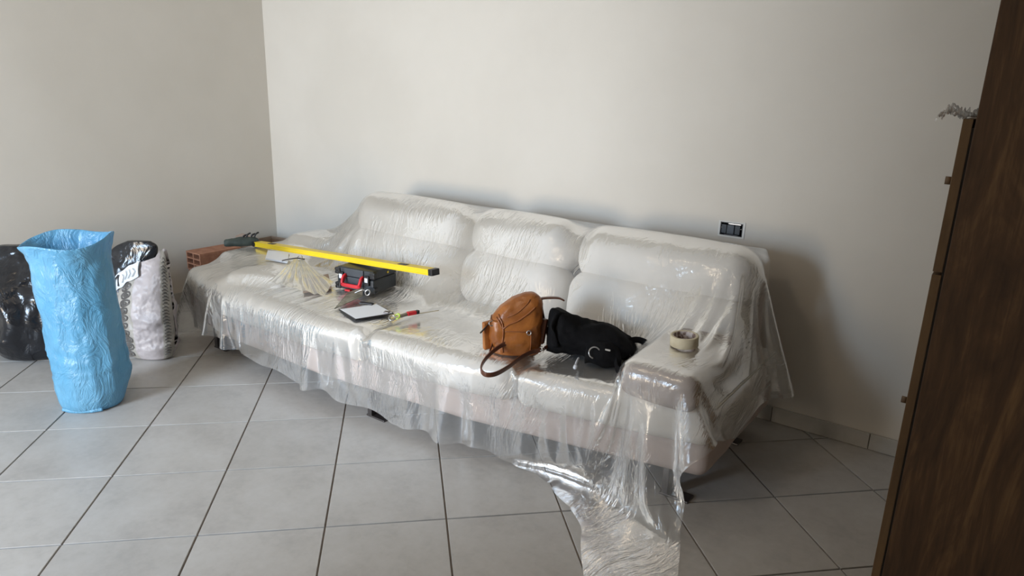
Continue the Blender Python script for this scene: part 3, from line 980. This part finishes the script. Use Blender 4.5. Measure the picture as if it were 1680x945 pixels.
# --- pointed trowel
tw = empty('pointing_trowel', (-.50, 1.66, top_z(-.5, 1.66, .8) + .008), 0)
tag(tw, 'dull olive metal pointed trowel leaning between case and clipboard', 'trowel')
mesh_obj('blade', [(.045, -.13, .004), (-.045, .03, .03), (-.005, .085, .045), (.055, .03, .03), (.045, -.13, .0015), (-.045, .03, .0275), (-.005, .085, .0425), (.055, .03, .0275)],
         [(0, 1, 2, 3), (7, 6, 5, 4), (0, 4, 5, 1), (1, 5, 6, 2), (2, 6, 7, 3), (3, 7, 4, 0)], M['olive'], tw, smooth=False)
tube('tang', [(0, .03, .033), (.03, .05, .05), (.06, .045, .05)], .003, .003, M['metal'], tw)
torus('hanging_ring', (.072, .045, .046), .013, .0028, M['metal'], tw, rot=(1.1, .3, 0))
# --- folded paper with clip on the left arm
pz = max(top_z(x_, 1.80, .8) for x_ in (-1.35, -1.3, -1.25, -1.15)) + .012
pq = [Vector((-1.262, 1.738, 0)), Vector((-1.115, 1.770, 0)), Vector((-1.228, 1.872, 0)), Vector((-1.362, 1.835, 0))]
fp = empty('folded_papers', (-1.24, 1.80, pz)); fp.rotation_euler = (.06, .03, 0)
tag(fp, 'white folded papers lying under the yellow level', 'papers')
for k in range(3):
    o = slab('paper_sheet', pq, k * .004, k * .004 + .0012, M['paper'], fp, fp.location, 0, .02 * k); o.rotation_euler = (.01 * k, .015 * k, .03 * k)
kz = empty('key_ring', (-1.10, 1.80, pz + .006))
tag(kz, 'small steel hook and ring on the white papers', 'hook')
tube('hook', [(-.03, -.05, .004), (-.01, -.02, .01), (.01, .02, .012), (.03, .05, .004)], .0035, .0035, M['dark_metal'], kz)
torus('ring', (.015, .03, .014), .014, .0025, M['metal'], kz, rot=(.5, .2, 0))
# --- brown cardboard offcut
bq = [(-1.12, 1.80), (-.94, 1.86), (-.70, 1.72), (-.62, 1.63)]
bz = max(top_z(x_, y_, .8) for x_, y_ in ((-.93, 1.74), (-.76, 1.6), (-.7, 1.72), (-.90, 1.84), (-.85, 1.75))) + .009
o = empty('cardboard_offcut', (-.85, 1.75, bz)); tag(o, 'brown cardboard offcut under stretched film left of the tool case', 'cardboard')
slab('sheet', [Vector((*p, 0)) for p in ((-.94, 1.74), (-.74, 1.58), (-.70, 1.72), (-.92, 1.88))], 0, .006, M['blade_brown'], o, o.location, .001)
# fan of stretched folded film over it
V, F = [], []; nf = 90; nl = 24
A = Vector((-1.13, 1.83, .470)); A2 = Vector((-1.08, 1.85, .470)); B1 = Vector((-.92, 1.52, .445)); B2 = Vector((-.52, 1.53, .445)); B3 = Vector((-.66, 1.70, .455))
for i in range(nf + 1):
    k = i / nf; e = B1.lerp(B2, min(1, k / .75)) if k < .75 else B2.lerp(B3, (k - .75) / .25)
    s = A.lerp(A2, k)
    for j in range(nl + 1):
        t_ = j / nl; p = s.lerp(e, t_)
        p.z += .005 * math.sin(k * 60 + 3 * math.sin(k * 9)) * (.25 + .75 * t_ * (1 - t_) * 3) + .008 * noise.noise((k * 14, t_ * 3, 2)) - .006 * math.sin(t_ * PI) + .010
        V.append(p)
F = [(i * (nl + 1) + j, (i + 1) * (nl + 1) + j, (i + 1) * (nl + 1) + j + 1, i * (nl + 1) + j + 1) for i in range(nf) for j in range(nl)]
o = mesh_obj('film_fold', V, F, M['film2']); o.location.z = .028; tag(o, 'fan of tightly stretched clear film left of the tool case', 'plastic film')

# --- cord with clips and red buckle
cd = empty('strap_cord', (-.12, 1.6, .445))
tag(cd, 'thin cord with steel clips and a red buckle on the sofa seat', 'cord')
P_ = [Vector(p) - Vector((-.12, 1.6, .437)) for p in ((-.150, 1.478, .437), (-.128, 1.515, .439), (-.135, 1.578, .440), (-.123, 1.621, .441), (-.109, 1.667, .441), (-.098, 1.709, .440), (-.070, 1.80, .438))]
tube('cord', P_, .0022, .0022, M['tape'], cd)
box('buckle', (.010, .068, .012), (.010, .021, .008), M['red'], cd, bevel=.003, R=Matrix.Rotation(-.3, 3, 'Z'))
box('buckle_end', (.018, .095, .012), (.008, .008, .008), M['black_plastic'], cd, bevel=.002)
torus('snap_ring', (-.010, -.03, .010), .014, .0030, M['metal'], cd, rot=(.4, .3, 0))
torus('snap_ring', (-.008, .0, .010), .011, .0035, M['vial'], cd, rot=(.9, .1, 0))
box('snap_clip', (.0, .030, .010), (.007, .022, .006), M['olive'], cd, bevel=.002)

# --- tan leather backpack
BP = Vector((.498, 1.609, top_z(.47, 1.68, .8) + .007))
lb = empty('leather_backpack', BP, CY)
tag(lb, 'small tan leather backpack with looped brown straps on the sofa seat', 'backpack')


def lb_disp(p, a, t):
    return .004 * fbm(p, 22, 2) + .006 * ridge(p, 11, 5) * (1 if p[2] > .05 else .4)


def lb_skew(p, t, a):
    # right side of the dome is lower than the peak, left shoulder slopes
    return p[2] + (.014 * p[0] / .1 if p[2] > .14 else 0)


loft('bag_body', [(.000, -.004, .060, .080, .045), (.004, -.004, .060, .094, .056), (.05, -.002, .062, .100, .062), (.10, -.004, .063, .099, .060), (.15, .000, .066, .094, .055), (.185, .012, .070, .075, .045), (.21, .028, .074, .048, .030), (.225, .036, .078, .020, .014), (.228, .038, .079, .006, .005)],
     72, M['leather'], lb, lb_disp, nz=60, pw=.72, skew=lb_skew)
lbm = lb.children[0].data
bvh = __import__('mathutils').bvhtree.BVHTree.FromPolygons([v.co for v in lbm.vertices], [tuple(p.vertices) for p in lbm.polygons])


def on_bag(P_):
    out = []
    for q in catmull([(x, 0, z) for x, z in P_], 6):
        h_, n_, _, _ = bvh.ray_cast(Vector((q.x, -1, q.z)), Vector((0, 1, 0)))
        if h_ is not None: out.append(h_ + n_ * .001)
    return out


for k, P_ in enumerate(([(-.072, .155), (-.056, .125), (-.052, .095), (-.054, .05), (-.052, .012)],
                        [(-.052, .108), (-.030, .125), (.005, .142), (.040, .168), (.066, .190)],
                        [(-.080, .145), (-.066, .128), (-.056, .108)],
                        [(-.040, .150), (.0, .170), (.034, .200), (.045, .215)],
                        [(-.046, .098), (.0, .100), (.050, .098)],
                        [(.052, .100), (.054, .06), (.052, .012)],
                        [(.060, .105), (.078, .14), (.080, .175)])):
    tube('seam_piping', on_bag(P_), .0024 if k > 2 else .0034, .0024 if k > 2 else .0034, M['leather_seam'], lb, nseg=8, smooth_n=0, up=(0, 1, 0))
# flat front pocket
puff('front_pocket', (-.048, -.008, .004), (.050, .016, .094), .012, M['leather'], lb, collide=False, n=10, lump=0)
lb.children[-1].data.transform(Matrix.Translation(lb.location))
o = box('side_pocket', (0, 0, 0), (.020, .010, .060), M['leather'], lb, bevel=.006, smooth=True)
o.location = (-.112, .045, .066); o.rotation_euler = (.15, -.12, .5)
o = box('side_pocket', (0, 0, 0), (.014, .014, .050), M['leather_dark'], lb, bevel=.006, smooth=True)
o.location = (.098, .055, .085); o.rotation_euler = (-.1, .1, -.4)
tube('top_handle', [(.075, .07, .208), (.11, .08, .212), (.155, .09, .210), (.178, .095, .200)], .010, .003, M['leather_dark'], lb, square=True)


def loc_pts(P_, o):
    R = Matrix.Rotation(-o.rotation_euler.z, 3, 'Z')
    return [R @ (Vector(p) - o.location) for p in P_]


tube('shoulder_strap', loc_pts([(0.52, 1.652, 0.50), (0.495, 1.625, 0.498), (0.454, 1.562, 0.472), (0.465, 1.467, 0.458), (0.504, 1.385, 0.454), (0.547, 1.352, 0.452), (0.571, 1.381, 0.450), (0.568, 1.464, 0.450), (0.55, 1.556, 0.450), (0.548, 1.634, 0.450), (0.566, 1.675, 0.452)], lb), .0030, .0085, M['leather_dark'], lb, nseg=12, square=True)
tube('shoulder_strap', loc_pts([(0.518, 1.730, 0.62), (0.535, 1.733, 0.55), (0.553, 1.74, 0.495), (0.566, 1.73, 0.46), (0.569, 1.685, 0.452)], lb), .0025, .007, M['leather_dark'], lb, nseg=12, square=True)
tube('side_strap', loc_pts([(0.384, 1.625, 0.545), (0.392, 1.60, 0.50), (0.408, 1.572, 0.462), (0.422, 1.54, 0.449)], lb), .0025, .006, M['leather_dark'], lb, nseg=12, square=True)
torus('buckle', tuple(loc_pts([(.566, 1.68, .456)], lb)[0]), .010, .002, M['metal'], lb, rot=(.5, 0, 0))
torus('buckle', (-.098, .02, .122), .009, .0022, M['metal'], lb, rot=(1.2, 0, .3))
torus('buckle', (.045, -.006, .098), .008, .002, M['metal'], lb, rot=(1.4, 0, 0))
tube('earphone_plug', [(-.105, .03, .125), (-.125, .02, .10), (-.14, .01, .085)], .003, .003, M['black_plastic'], lb, nseg=8)

# --- black fabric bag
BB = Vector((.778, 1.764, top_z(.7, 1.85, .8) + .007)) + Vector((-.584, .812, 0)) * .035
fb = empty('black_bag', BB, CY)
tag(fb, 'slumped black fabric bag with silver ring beside the leather backpack', 'bag')


def fb_disp(p, a, t):
    return .012 * fbm((p[2], p[0], p[1]), 9, 3) + .008 * ridge((p[2], p[0], p[1]), 14, 1)


def ringx(x, y, top, hd): return (x, y, top / 2 + .002, hd, top / 2)


loft('bag_body', [ringx(-.20, .08, .02, .01), ringx(-.195, .08, .155, .045), ringx(-.17, .075, .180, .065), ringx(-.12, .075, .150, .08), ringx(-.05, .07, .130, .095), ringx(.03, .065, .115, .10), ringx(.09, .065, .085, .09), ringx(.13, .07, .055, .06), ringx(.155, .075, .02, .02)],
     64, M['black_fabric'], fb, fb_disp, axis='x', nz=60)
loft('pocket', [ringx(-.06, -.03, .01, .005), ringx(-.05, -.03, .075, .03), ringx(.02, -.035, .085, .04), ringx(.06, -.03, .06, .03), ringx(.075, -.03, .02, .01)], 36, M['black_fabric'], fb, fb_disp, axis='x', nz=24)
tube('handle', [(.10, .05, .06), (.15, .055, .07), (.195, .05, .05), (.20, .02, .020), (.17, -.005, .010), (.12, .0, .010), (.09, .02, .02)], .007, .013, M['black_fabric'], fb)
tube('shoulder_strap', [(.03, -.03, .06), (.05, -.06, .03), (.055, -.095, .008), (.075, -.125, .004), (.10, -.10, .006)], .006, .016, M['black_fabric'], fb)
tube('shoulder_strap', [(.10, .0, .03), (.115, -.04, .012), (.105, -.08, .006), (.09, -.115, .005)], .006, .018, M['black_fabric'], fb)
tube('shoulder_strap', [(-.13, .06, .155), (-.165, .03, .165), (-.185, .01, .12), (-.17, .0, .05)], .006, .014, M['black_fabric'], fb)
torus('metal_ring', (-.030, -.072, .060), .021, .0026, M['metal'], fb, rot=(1.15, 0, .1), arc=4.4)
box('metal_slider', (.018, -.070, .072), (.010, .003, .003), M['metal'], fb, bevel=.001, R=Matrix.Rotation(.2, 3, 'Y'))
# --- white cable end
wc = empty('cable_end', (.735, 1.655, .446))
tag(wc, 'short white cable end lying on the seat in front of the black bag', 'cable')
tube('cable', [(-.022, .055, 0), (-.008, .02, .003), (.0, 0, .002), (.012, -.025, 0)], .004, .004, M['white'], wc)
tube('plug', [(.010, -.020, .001), (.018, -.038, .001)], .007, .007, M['white'], wc, smooth_n=0)

# --- masking tape
tz = top_z(1.063, 1.849, .8) + .007
tp = empty('masking_tape_roll', (1.063, 1.849, tz)); tp.rotation_euler = (.045, -.03, 0)
tag(tp, 'roll of cream masking tape lying on the sofa armrest', 'tape roll')


def annulus(name, r0, r1, h, m, parent, n=48, b=.0012):
    prof = [(r0, b), (r0 + b, 0), (r1 - b, 0), (r1, b), (r1, h - b), (r1 - b, h), (r0 + b, h), (r0, h - b)]
    V = [(r * math.cos(2 * PI * i / n), r * math.sin(2 * PI * i / n), z) for i in range(n) for r, z in prof]; k = len(prof)
    F = [(i * k + j, ((i + 1) % n) * k + j, ((i + 1) % n) * k + (j + 1) % k, i * k + (j + 1) % k) for i in range(n) for j in range(k)]
    return mesh_obj(name, V, F, m, parent)


annulus('tape_winding', .0405, .050, .038, M['tape'], tp)
annulus('cardboard_core', .0375, .0405, .0375, M['core'], tp)

# --- flush socket box in the back wall
sb = empty('socket_box', ((SX0 + SX1) / 2, YW, (SZ0 + SZ1) / 2))
tag(sb, 'open black electrical socket box without cover in the back wall', 'socket')
hx, hz = (SX1 - SX0) / 2, (SZ1 - SZ0) / 2
bm = bmesh.new()
add_box(bm, (0, .044, 0), (hx, .003, hz))
for c, h in (((-hx + .002, .022, 0), (.002, .024, hz)), ((hx - .002, .022, 0), (.002, .024, hz)), ((0, .022, -hz + .002), (hx, .024, .002)), ((0, .022, hz - .002), (hx, .024, .002))): add_box(bm, c, h)
bm_obj('back_box', bm, M['black_plastic'], sb)
bm = bmesh.new()
for c, h in (((-hx - .003, -.001, 0), (.004, .002, hz + .006)), ((hx + .004, -.001, 0), (.005, .002, hz + .006)), ((0, -.001, -hz - .003), (hx, .002, .004)), ((0, -.001, hz + .002), (hx, .002, .003))): add_box(bm, c, h)
bm_obj('plaster_rim', bm, mat('plaster', (.72, .71, .67), .8), sb, bevel=.0008)
box('module', (-.004, .012, -.002), (.016, .014, .020), M['case_face'], sb, bevel=.002)
box('module', (.026, .014, -.002), (.012, .014, .020), M['case'], sb, bevel=.002)
box('module', (-.034, .014, -.002), (.012, .014, .020), M['case'], sb, bevel=.002)
box('mounting_strap', (.012, .002, .024), (.028, .0012, .003), M['metal'], sb, bevel=.0005)
box('mounting_strap', (0, .002, -.027), (.030, .0012, .002), M['dark_metal'], sb, bevel=.0005)
for sx in (-1, 1):
    o = tube('screw', [(sx * .043, -.001, .004), (sx * .043, .006, .004)], .003, .003, M['metal'], sb, smooth_n=0)

# --- tall wooden cabinet on the right
cx0, cy0 = 1.834, 1.20
cab = empty('wooden_cabinet', (cx0, cy0, 0))
tag(cab, 'tall dark walnut cabinet seen from its side at the right edge', 'cabinet')
CD, CWd, CH = .56, .90, 2.15
box('side_panel', (CD / 2, .010, CH / 2), (CD / 2, .010, CH / 2), M['wood'], cab, bevel=.0015)
box('side_panel', (CD / 2, CWd - .010, CH / 2), (CD / 2, .010, CH / 2), M['wood'], cab, bevel=.0015)
box('back_panel', (CD - .006, CWd / 2, CH / 2), (.005, CWd / 2 - .021, CH / 2 - .01), M['wood'], cab)
for z_ in (.05, .56, 1.075, 1.40, 1.76, CH - .012): box('shelf', (CD / 2 - .008, CWd / 2, z_), (CD / 2 - .012, CWd / 2 - .0205, .010), M['wood'], cab, bevel=.001)
for (z0, z1, kz_) in ((.035, 1.068, .775), (1.074, 1.376, 1.255)):
    for (y0, y1, ky) in ((.001, CWd / 2 - .002, .035), (CWd / 2 + .002, CWd - .001, CWd - .05)):
        d_ = box('door', (-.0125, (y0 + y1) / 2, (z0 + z1) / 2), (.0085, (y1 - y0) / 2, (z1 - z0) / 2), M['wood_edge'], cab, bevel=.0012)
        kn = tube('knob', [(-.021, ky, kz_), (-.026, ky, kz_), (-.033, ky, kz_)], .005, .008, M['yellow_hi'] if False else M['wood_edge'], d_, smooth_n=0)
box('gap_shade_strip', (-.002, .006, .70), (.002, .004, .66), M['gap'], cab)  # near-black strip painting in the shade between door and side panel
# crumpled film on the door top
V, F = [], []
nu2, nv2 = 60, 24
for i in range(nu2 + 1):
    for j in range(nv2 + 1):
        a = i / nu2; b = j / nv2
        x_ = -.068 + .098 * a; y_ = .0 + .14 * b
        z_ = 1.3800 + .030 * abs(noise.noise((a * 7, b * 5, 1))) + .018 * abs(noise.noise((a * 16, b * 9, 5)))
        z_ += -.022 * max(0, .55 - a) ** 1.0 + .008 * math.sin(a * 9)
        if x_ > -.022: z_ = max(z_, 1.379)
        V.append((cx0 + x_ + .006 * noise.noise((b * 9, 3, a)), cy0 + y_, z_))
F = [(i * (nv2 + 1) + j, (i + 1) * (nv2 + 1) + j, (i + 1) * (nv2 + 1) + j + 1, i * (nv2 + 1) + j + 1) for i in range(nu2) for j in range(nv2) if not (V[i * (nv2 + 1) + j][0] < cx0 - .055 and noise.noise((j * .9, i * .15, 0)) > -.05)]
o = mesh_obj('film_scrap', V, F, M['film2']); tag(o, 'crumpled scrap of clear film lying on top of the cabinet door', 'plastic film')
V, F = [], []
print('done', time.time() - T0)
